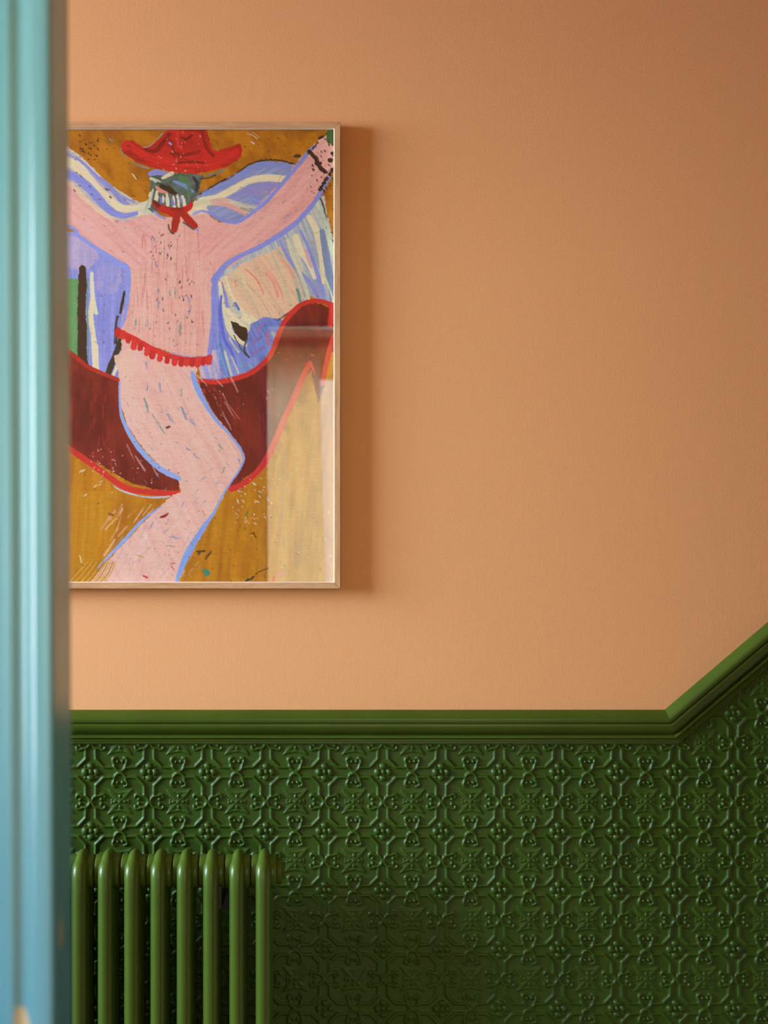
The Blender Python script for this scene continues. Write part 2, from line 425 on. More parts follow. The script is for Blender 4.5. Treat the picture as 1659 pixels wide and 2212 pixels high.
# ------------------------------------------------------------------ teal door frame (doorway the picture is taken through)
df = tag(empty('door_1', (JX, HY0, 0)), 'teal painted moulded door frame, out of focus along the left edge', kind='structure')
def arch_profile():
    # (distance away from the opening, proud of the wall) in mm
    p = [(0, 0), (0, 15), (.6, 16.4), (2, 17.2), (5, 17.6), (12, 17.8), (15, 17.2), (17.2, 16.0), (18.5, 15.2)]
    p += [(18.5+9*k/6, 15.2-2.0*math.sin(math.pi*k/6)) for k in range(1, 7)]
    p += [(28.5, 16), (30, 18), (33, 19), (36, 18.5), (38, 15), (39, 12), (52, 12), (54, 16), (58, 20), (64, 21), (68, 20), (70, 14), (70, 0)]
    return [(a/1000, b/1000) for a, b in p]
AP = arch_profile(); LEAN = .0042
def lean(v): return [(x+(1.5-z)*LEAN, y, z) for x, y, z in v]
def architrave_side(x_in, sgn, l):
    v = []; f = []; n = len(AP)
    for zi in (0, 1):
        for (a, d) in AP:
            z = 0 if zi == 0 else DZ+a
            v.append((x_in+sgn*a, FY-d, z))
    for j in range(n-1): f.append((j, j+1, n+j+1, n+j))
    f += [(n-1, 0, n, 2*n-1), tuple(range(n)), tuple(range(n, 2*n))]
    if l: v = lean(v)
    v = [(x-JX, y-HY0, z) for x, y, z in v]
    return mesh_obj('architrave', v, f, M_TEAL, df, True)
architrave_side(JX, -1, True); architrave_side(DX1, 1, False)
v = []; n = len(AP)
for e_ in (0, 1):
    for a, d in AP: v.append(((JX-a if e_ == 0 else DX1+a)-JX, FY-d-HY0, DZ+a))
f = [(j, j+1, n+j+1, n+j) for j in range(n-1)]+[(n-1, 0, n, 2*n-1), tuple(range(n)), tuple(range(n, 2*n))]
mesh_obj('architrave', v, f, M_TEAL, df, True)
def lining(x0, x1, l):
    b = MB().box(x0, x1, FY-.004, HY0+.004, 0, DZ+.012)
    b.v = [(x-JX, y-HY0, z) for x, y, z in (lean(b.v) if l else b.v)]
    o = b.build('lining', M_TEAL, df); mod = o.modifiers.new('b', 'BEVEL'); mod.width = .002; mod.segments = 2
lining(JX-.020, JX, True); lining(DX1, DX1+.012, False)
b = MB().box(JX, DX1, FY-.004, HY0+.004, DZ, DZ+.012); b.v = [(x-JX, y-HY0, z) for x, y, z in b.v]; b.build('lining', M_TEAL, df)

# ------------------------------------------------------------------ column radiator
RY = (-.144, -.107, -.070); RP = 56.75/F*(CAMY*-1-.144); ZT, ZB = .863, .16
rx_last = PX(568.5, RY[0])
NSEC = 15
rad = empty('radiator', (rx_last, RY[1], 0))
tag(rad, 'dark green three-column steel radiator standing against the embossed wall', 'radiator')
def L(x, y, z): return (x-rx_last, y-RY[1], z)
def section_mesh(cx):
    b = MB(); r = .0136
    path = [(RY[0], ZB-.010), (RY[0], ZB+.02), (RY[0], ZT-.02)]
    top = [(-.1440, ZT-.004, 1.0), (-.1425, ZT+.005, 1.0), (-.1390, ZT+.0110, 1.0), (-.1335, ZT+.0145, .93), (-.1285, ZT+.0180, .82), (-.1240, ZT+.0225, .74), (-.1180, ZT+.0262, .72), (RY[1], ZT+.0272, .72)]
    half = [(RY[0], ZB-.004, 1.0), (RY[0], ZB+.03, 1.0), (RY[0], (ZB+ZT)/2, 1), (RY[0], ZT-.03, 1.0)]+top
    full = half+[(2*RY[1]-y, z, s) for y, z, s in half[::-1][1:]]
    bot = [(-.1425, ZB-.012, 1.0), (-.1385, ZB-.0185, .97), (-.130, ZB-.0235, .88), (-.118, ZB-.0285, .78), (RY[1], ZB-.0295, .75)]
    bf = [(RY[0], ZB+.03, 1.0), (RY[0], ZB-.004, 1.0)]+bot; bf = bf+[(2*RY[1]-y, z, s) for y, z, s in bf[::-1][1:]]
    b.tube([L(cx, y, z) for y, z, s in full], [(r*s, r*(.4+.6*s)) for y, z, s in full], 24)
    b.tube([L(cx, y, z) for y, z, s in bf], [(r*s*.99, r*(.4+.6*s)*.99) for y, z, s in bf], 24)
    b.tube([L(cx, RY[1], ZB-.01), L(cx, RY[1], ZT+.01)], r, 20)
    hw = RP/2-.0004
    for zc in (ZT, ZB):
        hp = [(-hw, .0262), (-hw+.0010, .0288), (-hw+.0032, .0300), (-hw+.007, .0303), (-.010, .0294), (0, .0288), (.010, .0294), (hw-.007, .0303), (hw-.0032, .0300), (hw-.0010, .0288), (hw, .0262)]
        b.lathe_x([(cx-rx_last+x, q) for x, q in hp], 0, zc, 36)
    return b
def smooth_ok(o):
    o.data.polygons.foreach_set('use_smooth', [True]*len(o.data.polygons)); o.data.set_sharp_from_angle(angle=math.radians(55))
sec0 = section_mesh(rx_last).build('radiator_section', M_RAD, rad, True); smooth_ok(sec0)
for k in range(1, NSEC):
    s = sec0.copy(); C.objects.link(s); s.parent = rad; s.location = (-k*RP, 0, 0)
hw = RP/2
b = MB()   # blanking plug at the end of the top manifold
b.lathe_x([(hw-.0004, .0215), (hw+.002, .0225), (hw+.0075, .0225), (hw+.0085, .021)], 0, ZT, 36)
b.lathe_x([(hw+.0080, .0150), (hw+.0125, .0150), (hw+.0135, .0138)], 0, ZT, 6)
b.build('end_plug', M_RAD, rad, True)
b = MB(); b.lathe_x([(hw-.0004, .0215), (hw+.0075, .0225), (hw+.0085, .021)], 0, ZB, 36)
b.build('end_plug', M_RAD, rad, True)
# valve and pipe below the right end, steadying bracket, feet
b = MB(); b.lathe_x([(hw+.007, .012), (hw+.045, .012), (hw+.046, .010)], 0, ZB, 20); b.lathe_z([(0.0, .0075), (ZB-.01, .0075)], hw+.036, 0, 16)
b.build('supply_pipe', M_RAD, rad, True)
b = MB(); b.lathe_z([(ZB-.018, .014), (ZB+.018, .014), (ZB+.022, .018), (ZB+.055, .016), (ZB+.058, .012)], hw+.036, 0, 24); b.build('valve', M_RAD, rad, True)
for k in (1, NSEC-2):
    MB().box(-k*RP-.016, -k*RP+.016, -.044, .044, 0, .014).box(-k*RP-.010, -k*RP+.010, -.038, .038, .012, ZB-.02).build('foot', M_RAD, rad)
bx = PX(485, -.02)-rx_last
for q in (bx, bx-7*RP):
    MB().box(q-.0085, q+.0085, -.006-RY[1]-.004, -.0055-RY[1], PZ(1968, -.02), PZ(1900, -.02)).box(q-.004, q+.004, -.022, -.0075-RY[1], ZT-.060, ZT-.040).box(q-.004, q+.004, -.030, -.022, ZT-.06, ZT-.020).build('wall_bracket', M_DARK, rad)

# ------------------------------------------------------------------ framed picture
YF = -.026                                  # front of the frame
fx0, fx1 = PX(735.3, YF)-.618, PX(735.3, YF); fz0, fz1 = PZ(1271.5, YF), PZ(263.5, YF); FW = .0112
pic = empty('framed_picture', ((fx0+fx1)/2, 0, fz0)); PCX = (fx0+fx1)/2
tag(pic, 'oak framed print under glass, pink dancer in a red hat on ochre', 'picture')
def rail4(name, side, inner, wd, yb, yf, m, bev=0.0, yb2=None):
    # mitred member: outer rectangle given by frame, `inner` is the offset of its outer edge from the frame edge
    a, b_ = inner, inner+wd
    def rect(o): return (fx0+o, fx1-o, fz0+o, fz1-o)
    A = rect(a); B = rect(b_)
    c = {'top': [(A[0], A[3]), (A[1], A[3]), (B[1], B[3]), (B[0], B[3])], 'bottom': [(A[0], A[2]), (B[0], B[2]), (B[1], B[2]), (A[1], A[2])],
         'left': [(A[0], A[2]), (A[0], A[3]), (B[0], B[3]), (B[0], B[2])], 'right': [(A[1], A[2]), (B[1], B[2]), (B[1], B[3]), (A[1], A[3])]}[side]
    inn = {'top': (0, 0, 1, 1), 'bottom': (0, 1, 1, 0), 'left': (0, 0, 1, 1), 'right': (0, 1, 1, 0)}[side]
    v = [(x-PCX, yb, z-fz0) for x, z in c]+[(x-PCX, (yb2 if (yb2 is not None and i) else yf), z-fz0) for (x, z), i in zip(c, inn)]
    f = [(0, 1, 2, 3), (4, 5, 6, 7), (0, 1, 5, 4), (1, 2, 6, 5), (2, 3, 7, 6), (3, 0, 4, 7)]
    o = mesh_obj(name, v, f, m, pic)
    if bev: md = o.modifiers.new('bevel', 'BEVEL'); md.width = bev; md.segments = 2
    return o
for sd, m in (('top', M_OAK_H), ('bottom', M_OAK_H), ('left', M_OAK_V), ('right', M_OAK_V)):
    rail4('frame_rail', sd, 0, FW, -.003, YF, m, .0007)
    o = rail4('inner_bevel', sd, FW-.0002, .0014, YF+.008, YF+.0008, M_SPACER, 0, YF+.0050)
ix0, ix1, iz0, iz1 = fx0+FW, fx1-FW, fz0+FW, fz1-FW
MB().box(ix0-PCX, ix1-PCX, YF+.0100, -.006, iz0-fz0, iz1-fz0).build('backing_board', M_DARK, pic)
tg = NT('picture_glass')
tg.b.inputs['Alpha'].default_value = 1
gl = tg.n('ShaderNodeBsdfGlossy'); gl.inputs['Roughness'].default_value = .012; gl.inputs[0].default_value = (1, 1, 1, 1)
tr = tg.n('ShaderNodeBsdfTransparent'); mx = tg.n('ShaderNodeMixShader'); fr = tg.n('ShaderNodeFresnel'); geo = tg.n('ShaderNodeNewGeometry'); io = tg.n('ShaderNodeMapRange'); tg.l(geo.outputs['Backfacing'], io.inputs[0])
io.inputs[3].default_value = 1.5; io.inputs[4].default_value = 1/1.5; tg.l(io.outputs[0], fr.inputs[0])   # a thin pane reflects alike from both sides
ml = tg.n('ShaderNodeMath'); ml.operation = 'MULTIPLY'; ml.inputs[1].default_value = 1.9; tg.l(fr.outputs[0], ml.inputs[0])   # two faces of the pane
tg.l(ml.outputs[0], mx.inputs[0]); tg.l(tr.outputs[0], mx.inputs[1]); tg.l(gl.outputs[0], mx.inputs[2])
tg.l(mx.outputs[0], tg.t.nodes['Material Output'].inputs[0])
yg = YF+.0055
mesh_obj('glass', [(ix0-PCX, yg, iz0-fz0), (ix1-PCX, yg, iz0-fz0), (ix1-PCX, yg, iz1-fz0), (ix0-PCX, yg, iz1-fz0)], [(0, 1, 2, 3)], tg.m, pic)

PAINT_GAIN = (1.31, 1.60, 1.50)
# ------------------------------------------------------------------ the printed picture: strokes laid down on a fine grid as its own paint colours
YP = YF+.0092
qx0 = CX+(ix0)*F/(YP-CAMY); qx1 = CX+(ix1)*F/(YP-CAMY); qy0 = CY-(iz1-CAMZ)*F/(YP-CAMY); qy1 = CY-(iz0-CAMZ)*F/(YP-CAMY)
gx = np.concatenate([np.arange(qx0, 130, 5.0), np.arange(130, qx1, 1.22), [qx1]]); gy = np.append(np.arange(qy0, qy1-.6, 1.22), qy1)
GX, GY = np.meshgrid(gx, gy)
WX = GX; WY = GY
IMG = np.zeros(GX.shape+(3,)); SH = np.zeros(GX.shape)
def streak(X, Y, ang, fa, fc, seed):
    a = math.radians(ang); u = X*math.cos(a)+Y*math.sin(a); v = -X*math.sin(a)+Y*math.cos(a)
    return fbm(u*fa, v*fc, seed, 3)
def spline(p, closed=False, k=6):
    p = [np.array(q, float) for q in p]; n = len(p); out = []
    rngk = range(n if closed else n-1)
    for i in rngk:
        if closed: a, b, c, d = p[(i-1) % n], p[i], p[(i+1) % n], p[(i+2) % n]
        else: a, b, c, d = p[max(i-1, 0)], p[i], p[i+1], p[min(i+2, n-1)]
        for t in np.linspace(0, 1, k, endpoint=False):
            out.append(.5*((2*b)+(-a+c)*t+(2*a-5*b+4*c-d)*t*t+(-a+3*b-3*c+d)*t**3))
    if not closed: out.append(p[-1])
    return out
SD = [100]
def win(pts, pad):
    xs = [q[0] for q in pts]; ys = [q[1] for q in pts]
    i0, i1 = np.searchsorted(gx, min(xs)-pad), np.searchsorted(gx, max(xs)+pad)
    j0, j1 = np.searchsorted(gy, min(ys)-pad), np.searchsorted(gy, max(ys)+pad)
    return slice(j0, j1), slice(i0, i1)
def blend(sl, m, col):
    IMG[sl] = IMG[sl]*(1-m[..., None])+col*m[..., None]
def colour(c, c2, X, Y, ang, fa, fc, seed, amt):
    n = streak(X, Y, ang, fa, fc, seed); n = np.clip((n-.5)*2.6*amt+.5*amt, 0, 1)[..., None]
    base = np.array(c, float)*(1-n)+np.array(c2 if c2 is not None else [q*.86 for q in c], float)*n
    return base*(1+.07*(fbm(X*.35, Y*.35, seed+5, 2)-.5)[..., None])
def fill(pts, c, c2=None, ang=90, fa=.02, fc=.22, amt=.7, wob=1.6, sm=False, op=1.0):
    SD[0] += 7; sd = SD[0]
    if sm: pts = spline(pts, True, 5)
    sl = win(pts, 4); X, Y = WX[sl], WY[sl]
    if X.size == 0: return
    Xw = X+wob*2*(fbm(X*.16, Y*.16, sd, 3)-.5)*1.6; Yw = Y+wob*2*(fbm(X*.16, Y*.16, sd+3, 3)-.5)*1.6
    ins = np.zeros(X.shape, bool); n = len(pts)
    for i in range(n):
        x0, y0 = pts[i]; x1, y1 = pts[(i+1) % n]
        if y0 == y1: continue
        cnd = ((y0 > Yw) != (y1 > Yw)) & (Xw < (x1-x0)*(Yw-y0)/(y1-y0)+x0); ins ^= cnd
    blend(sl, ins*op, colour(c, c2, X, Y, ang, fa, fc, sd+1, amt))
def stroke(pts, w, c, c2=None, dry=0.0, wob=1.0, op=1.0, raw=False, amt=.5):
    SD[0] += 7; sd = SD[0]
    ws = w if isinstance(w, (list, tuple)) else [w]*len(pts)
    if not raw and len(pts) > 2:
        P3 = spline([(p[0], p[1], q) for p, q in zip(pts, ws)]); pts = [(q[0], q[1]) for q in P3]; ws = [max(q[2], .5) for q in P3]
    sl = win(pts, max(ws)/2+4); X, Y = WX[sl], WY[sl]
    if X.size == 0: return
    Xw = X+wob*2*(fbm(X*.2, Y*.2, sd, 3)-.5); Yw = Y+wob*2*(fbm(X*.2, Y*.2, sd+3, 3)-.5)
    D = np.full(X.shape, 1e9); A = np.zeros(X.shape); S = np.zeros(X.shape); acc = 0
    for i in range(len(pts)-1):
        x0, y0 = pts[i]; x1, y1 = pts[i+1]; dx, dy = x1-x0, y1-y0; L2 = dx*dx+dy*dy+1e-9; Ln = math.sqrt(L2)
        t = np.clip(((Xw-x0)*dx+(Yw-y0)*dy)/L2, 0, 1); ex, ey = Xw-x0-t*dx, Yw-y0-t*dy
        d = np.hypot(ex, ey)-(ws[i]*(1-t)+ws[i+1]*t)/2
        bt = d < D; D = np.where(bt, d, D); A = np.where(bt, acc+t*Ln, A); S = np.where(bt, (ex*-dy+ey*dx)/Ln, S); acc += Ln
    m = np.clip(.5-D/1.2, 0, 1)*op
    if dry > 0:
        g = fbm(A*.05+sd, S*.55, sd+11, 3); m = m*np.clip((g-dry*.62)*7+.15, 0, 1)
    n = fbm(A*.03, S*.45, sd+2, 3); n = np.clip((n-.5)*2.4*amt+.4*amt, 0, 1)[..., None]
    col = np.array(c, float)*(1-n)+np.array(c2 if c2 is not None else [q*.84 for q in c], float)*n
    blend(sl, m, col)
def specks(n, box, cols, size=(.8, 2.2), ln=(0, 4), ang=None, seed=0, inside=None):
    r = random.Random(seed)
    for _ in range(n):
        x = r.uniform(box[0], box[2]); y = r.uniform(box[1], box[3]); a = math.radians(ang+r.uniform(-25, 25)) if ang is not None else r.uniform(0, 6.28)
        l = r.uniform(*ln); stroke([(x, y), (x+l*math.cos(a), y+l*math.sin(a))], r.uniform(*size), r.choice(cols), wob=1.3, raw=True, amt=.2)
OCH, OCH2 = (184, 114, 16), (150, 86, 8)
PNK, PNK2 = (228, 168, 152), (212, 148, 134)
BLU, BLU2 = (134, 138, 204), (112, 122, 184); CRM, CRM2 = (228, 204, 166), (200, 178, 146)
DRK = (48, 38, 24); RED, RED2 = (196, 34, 28), (140, 18, 14); MAR, MAR2 = (122, 34, 24), (96, 20, 16); EDG, EDG2 = (204, 46, 40), (176, 30, 28)
LBL = (132, 158, 222)
# ground
fill([(0, 260), (740, 260), (740, 1280), (0, 1280)], OCH, OCH2, 60, .03, .055, .8)
fill([(140, 990), (600, 990), (740, 700), (740, 1280), (140, 1280)], (194, 128, 22), (164, 98, 12), 96, .012, .10, .7, 3, op=.75)
fill([(0, 1070), (250, 1060), (225, 1150), (180, 1275), (0, 1275)], (196, 132, 24), (172, 112, 16), 92, .01, .2, .6, 3, op=.7)
# wings, left
fill([(0, 240), (100, 285), (148, 318), (172, 336), (200, 362), (228, 394), (262, 418), (300, 437), (326, 440), (328, 470), (270, 480), (200, 470), (0, 420)], (176, 166, 176), CRM2, 38, .02, .2, .8, sm=False)
stroke([(60, 290), (150, 324), (185, 350), (215, 380), (245, 405), (285, 430)], 3, (214, 200, 196), dry=.3)
stroke([(60, 300), (148, 334), (180, 352), (210, 385), (245, 416), (290, 436)], 5, BLU, (170, 150, 180), dry=.25)
stroke([(60, 310), (150, 342), (176, 356), (205, 390), (238, 422), (275, 440)], 4, (216, 176, 170), dry=.25)
stroke([(60, 330), (146, 350), (172, 366), (200, 400), (232, 430), (268, 450), (318, 446)], [20, 20, 22, 22, 20, 16, 10], CRM, CRM2, dry=.12)
stroke([(214, 382), (236, 402), (262, 432), (276, 440)], [3, 10, 11, 6], (134, 140, 192), BLU2, dry=.1)
stroke([(165, 340), (190, 362), (214, 384)], 4, BLU, dry=.2)
stroke([(60, 350), (145, 376), (165, 384), (190, 404), (215, 432), (240, 456), (268, 466), (296, 460), (322, 454)], [16, 18, 18, 19, 19, 15, 11, 8, 6], BLU, BLU2, wob=1.3)
stroke([(0, 360), (135, 392), (160, 408), (190, 440), (220, 462), (245, 475)], [10, 10, 14, 16, 14, 10], (222, 190, 160), (216, 170, 150), dry=.1)
# wing, right upper
fill([(424, 424), (440, 412), (470, 396), (500, 380), (530, 360), (556, 349), (590, 349), (625, 352), (650, 362), (640, 420), (560, 470), (480, 478), (430, 450)], (142, 150, 186), (118, 128, 170), -28, .02, .25, .8)
stroke([(432, 420), (470, 396), (505, 380), (530, 360), (560, 348), (600, 346), (640, 356)], 3.5, (44, 36, 20), dry=.25, wob=2)
stroke([(440, 418), (480, 402), (525, 375), (560, 358), (600, 356), (636, 366)], [8, 12, 14, 15, 14, 10], (128, 136, 190), (108, 120, 176), dry=.1)
stroke([(434, 432), (470, 426), (505, 408), (540, 390), (580, 384), (625, 388)], [12, 14, 15, 14, 16, 14], CRM, CRM2, dry=.12)
stroke([(500, 432), (535, 414), (570, 406), (605, 408)], [4, 18, 22, 20], (132, 128, 182), (150, 140, 180), dry=.05)
stroke([(440, 440), (470, 436), (500, 440), (540, 458)], [8, 16, 18, 10], (216, 168, 150), (190, 168, 150), dry=.15)
stroke([(470, 436), (505, 450), (530, 464)], 7, (226, 160, 146), dry=.3)
stroke([(500, 436), (530, 444), (556, 448)], 8, (200, 188, 170), dry=.35)
stroke([(520, 450), (545, 458)], 5, (150, 146, 130), dry=.35)
stroke([(548, 430), (570, 438)], 12, BLU, dry=.2)
# wing, right lower
fill([(700, 420), (704, 450), (712, 490), (722, 520), (740, 560), (740, 660), (700, 650), (668, 640), (620, 690), (600, 700), (575, 710), (540, 720), (500, 680), (470, 640), (470, 590), (560, 530), (640, 460)], (150, 156, 176), (196, 186, 168), 70, .012, .2, .9)
stroke([(690, 424), (700, 450), (708, 500), (722, 524)], 3.5, (60, 70, 66), dry=.2)
fill([(478, 606), (520, 570), (580, 545), (610, 530), (640, 580), (660, 640), (615, 690), (560, 702), (520, 670), (490, 640)], (222, 178, 146), (208, 166, 140), 55, .01, .16, .7)
for a, b, w_, c in (((585, 548), (628, 660), 6, (206, 186, 156)), ((560, 560), (612, 640), 5, (226, 160, 140)), ((600, 540), (650, 640), 8, (190, 176, 150)), ((532, 582), (570, 635), 4, (232, 138, 116)),
                    ((575, 590), (600, 640), 7, (232, 150, 130)), ((500, 590), (560, 680), 4, (196, 180, 150)), ((620, 556), (660, 640), 6, (160, 156, 160)), ((520, 600), (590, 690), 3, (200, 168, 140)),
                    ((606, 560), (634, 600), 5, (232, 150, 132)), ((512, 585), (530, 620), 7, (216, 196, 150)), ((655, 560), (700, 650), 9, (144, 146, 184))):
    stroke([a, ((a[0]+b[0])/2+4, (a[1]+b[1])/2-4), b], w_, c, dry=.28)
stroke([(604, 520), (625, 560), (650, 590), (676, 620), (690, 650)], [5, 7, 8, 10, 8], (140, 140, 196), BLU2, dry=.1)
stroke([(640, 512), (648, 540), (665, 565), (680, 600)], [14, 14, 13, 8], CRM, CRM2, dry=.18)
stroke([(622, 520), (632, 550), (648, 590), (662, 630), (668, 648)], [8, 10, 8, 8, 6], (214, 196, 160), (160, 168, 160), dry=.25)
stroke([(668, 470), (684, 500), (694, 550), (698, 610)], [12, 14, 13, 9], CRM, CRM2, dry=.18)
stroke([(686, 440), (700, 480), (712, 520), (722, 560)], [12, 14, 12, 8], (200, 198, 168), (150, 160, 160), dry=.3)
stroke([(650, 500), (668, 540), (688, 600), (700, 640)], [5, 7, 8, 7], BLU, BLU2, dry=.2)
stroke([(696, 500), (706, 560), (716, 620), (720, 660)], [12, 16, 16, 12], (120, 130, 166), (104, 124, 146), dry=.1)
stroke([(660, 540), (672, 575)], 7, (206, 160, 160), dry=.25)
stroke([(702, 600), (714, 630), (722, 660)], 4, (210, 200, 160), dry=.3)
stroke([(642, 626), (650, 654)], 6, (96, 140, 140), dry=.2)
# blue field right of the waist
fill([(472, 588), (490, 640), (500, 690), (550, 715), (615, 690), (618, 700), (590, 765), (555, 795), (510, 812), (465, 822), (440, 820), (450, 760), (458, 680), (460, 610)], (130, 136, 196), (96, 112, 176), 80, .015, .15, .9)
stroke([(474, 600), (478, 640), (486, 680), (500, 720), (530, 745)], [8, 10, 9, 12, 8], CRM, (190, 190, 170), dry=.2)
stroke([(486, 600), (500, 640), (525, 675), (560, 700)], [10, 9, 9, 7], (220, 202, 166), (196, 180, 146), dry=.12)
stroke([(500, 640), (515, 664), (545, 690), (566, 704)], [6, 9, 12, 8], CRM, (196, 180, 160), dry=.12)
stroke([(508, 655), (516, 668)], 6, (116, 120, 180))
stroke([(478, 640), (476, 680), (484, 730), (500, 760), (512, 800)], [5, 7, 8, 7, 5], (92, 104, 196), dry=.1)
stroke([(468, 620), (466, 680), (470, 740)], 9, (140, 142, 204), dry=.1)
fill([(486, 664), (540, 676), (552, 712), (520, 720), (494, 704)], CRM, (190, 180, 160), 40, .04, .2, .9)
fill([(498, 693), (512, 697), (536, 713), (534, 738), (524, 736), (508, 722)], DRK, (30, 26, 18), amt=.4)
stroke([(500, 722), (516, 738), (530, 748)], 4, CRM, dry=.25); stroke([(496, 730), (506, 748), (516, 760)], 4, (206, 196, 160), dry=.3)
stroke([(534, 730), (528, 755), (538, 772)], 3.5, (50, 60, 60), dry=.2)
stroke([(505, 724), (520, 752), (532, 768)], 2, (50, 54, 60), dry=.3)
fill([(540, 700), (568, 684), (606, 690), (616, 700), (600, 730), (582, 758), (560, 776), (540, 770), (536, 740)], (118, 130, 196), (100, 110, 170), 60, .03, .2, .9)
for a, b, w_, c in (((576, 720), (580, 745), 4, (206, 90, 100)), ((548, 740), (565, 728), 4, (150, 100, 150)), ((568, 700), (555, 718), 5, (160, 110, 160)), ((545, 765), (570, 750), 4, (150, 104, 156)), ((590, 720), (600, 732), 10, (150, 166, 170)),
                    ((486, 760), (500, 810), 6, (196, 196, 180)), ((470, 740), (490, 812), 5, (110, 150, 200)), ((500, 770), (515, 805), 4, (190, 190, 176)), ((518, 780), (530, 806), 4, (110, 160, 190)), ((536, 786), (544, 794), 4, (120, 170, 170)), ((455, 790), (468, 815), 8, (206, 164, 170)), ((600, 692), (622, 676), 3, (60, 76, 84))):
    stroke([a, b], w_, c, dry=.2, raw=True)
# field left of the waist
fill([(120, 500), (160, 500), (215, 540), (268, 580), (276, 620), (262, 700), (250, 720), (262, 760), (258, 822), (200, 815), (150, 780), (100, 760)], (146, 146, 206), (122, 126, 186), 90, .01, .14, .8)
fill([(60, 470), (140, 500), (200, 528), (215, 556), (196, 580), (160, 580), (60, 600)], (196, 166, 182), (158, 146, 190), 90, .02, .12, .8, 4, op=.8)
fill([(216, 560), (262, 580), (262, 622), (232, 640), (210, 620)], (178, 156, 190), (140, 140, 196), 90, .03, .12, .9, 5, op=.75)
fill([(60, 600), (170, 602), (170, 790), (60, 800)], (96, 150, 92), (80, 128, 78), 90, .02, .1, .5)
stroke([(198, 590), (200, 640), (206, 672), (211, 676)], [7, 10, 10, 4], (222, 210, 172), (170, 186, 170), dry=.1)
stroke([(200, 640), (196, 680), (202, 730), (206, 780), (209, 806)], [8, 11, 11, 14, 10], CRM, CRM2, dry=.08)
stroke([(210, 746), (210, 790)], 5, CRM, dry=.2)
stroke([(190, 590), (188, 660)], 6, (140, 142, 210), dry=.1)
stroke([(178, 580), (178, 620), (176, 670), (178, 720), (178, 770), (182, 794)], [15, 18, 18, 20, 20, 20], DRK, (66, 42, 28), dry=.03, wob=1.8, amt=.3)
stroke([(190, 600), (188, 640), (190, 700), (191, 780)], 2, (90, 140, 96), dry=.3)
stroke([(269, 630), (264, 655), (260, 676)], [4, 6, 4], DRK, dry=.06); stroke([(254, 684), (250, 706), (250, 740)], [6, 5, 8], (52, 62, 60), dry=.15)
stroke([(262, 736), (252, 760), (240, 790), (230, 818)], [14, 12, 13, 12], (44, 46, 36), DRK, dry=.03)
stroke([(272, 745), (256, 785), (242, 818)], [10, 8, 7], CRM, (190, 190, 160), dry=.1); stroke([(266, 775), (250, 815)], 6, BLU, dry=.1); stroke([(276, 782), (258, 818)], 6, CRM, dry=.1)
# maroon crescent
fill([(0, 620), (100, 720), (155, 762), (175, 782), (205, 803), (240, 818), (262, 828), (258, 850), (260, 900), (275, 940), (310, 990), (360, 1025), (388, 1035), (386, 1062), (340, 1058), (280, 1042), (220, 1006), (155, 972), (0, 880)], MAR, MAR2, 84, .02, .05, .9)
fill([(428, 820), (470, 822), (520, 812), (556, 796), (586, 762), (606, 715), (618, 690), (640, 664), (680, 652), (722, 668), (740, 680), (740, 760), (712, 760), (700, 830), (688, 872), (672, 800), (655, 820), (620, 900), (585, 972), (560, 1010), (520, 1040), (498, 1062), (492, 1048), (512, 1020), (526, 985), (500, 940), (460, 890), (440, 850)], MAR, MAR2, 75, .02, .05, .9)
fill([(160, 800), (200, 820), (190, 960), (160, 950)], (86, 20, 16), MAR, 90, .02, .1, .5, 4, op=.7)
for k in range(26):
    r_ = random.Random(500+k); x = r_.uniform(195, 250); y = r_.uniform(850, 1000); stroke([(x, y), (x+r_.uniform(-4, 4), y+r_.uniform(10, 30))], r_.uniform(1.5, 5), (150, 40, 32), dry=.5, op=.7)
for k in range(26):
    r_ = random.Random(600+k); x = r_.uniform(455, 575); y = r_.uniform(860, 960); stroke([(x, y), (x+r_.uniform(-4, 14), y+r_.uniform(10, 34))], r_.uniform(1.5, 5), (142, 36, 28), dry=.5, op=.6)
stroke([(0, 640), (110, 728), (160, 768), (190, 792), (225, 808), (262, 822)], [9, 9, 9, 9, 8, 7], (190, 40, 28), MAR, dry=.06)
stroke([(0, 880), (120, 950), (158, 975), (200, 1004), (240, 1034), (275, 1055), (320, 1063), (360, 1065), (386, 1065)], [11, 11, 12, 13, 13, 13, 13, 12, 10], EDG, EDG2, wob=.8)
stroke([(245, 1050), (268, 1062), (310, 1073), (350, 1074), (366, 1072)], [2, 4, 3, 5, 3], (172, 172, 206), CRM, dry=.25)
stroke([(430, 822), (470, 825), (515, 816), (550, 800), (578, 775), (590, 755), (600, 728), (612, 700), (630, 676), (655, 656), (688, 650), (712, 656), (730, 668)], [8, 11, 11, 11, 11, 11, 11, 11, 12, 10, 9, 9, 9], EDG, EDG2, dry=.02, wob=.9)
stroke([(716, 660), (718, 690), (714, 705)], [14, 12, 5], EDG, EDG2); stroke([(711, 680), (710, 704)], 5, (190, 36, 28), dry=.2)
stroke([(726, 720), (714, 750), (704, 790), (696, 830)], [12, 12, 11, 8], (204, 60, 52), EDG2)
stroke([(669, 784), (654, 815), (635, 860), (612, 910), (594, 955), (572, 998), (545, 1030), (520, 1048), (500, 1056)], [10, 13, 13, 13, 14, 14, 12, 13, 14], (206, 48, 42), EDG2, wob=.9)
stroke([(671, 784), (680, 808)], [8, 3], (204, 54, 44))
for p in ((673, 766), (662, 786), (600, 762), (626, 798), (616, 776)): stroke([p, (p[0]+4, p[1]+1)], 4 if p[0] == 673 else 2.5, (204, 50, 40), wob=1.5, raw=True)
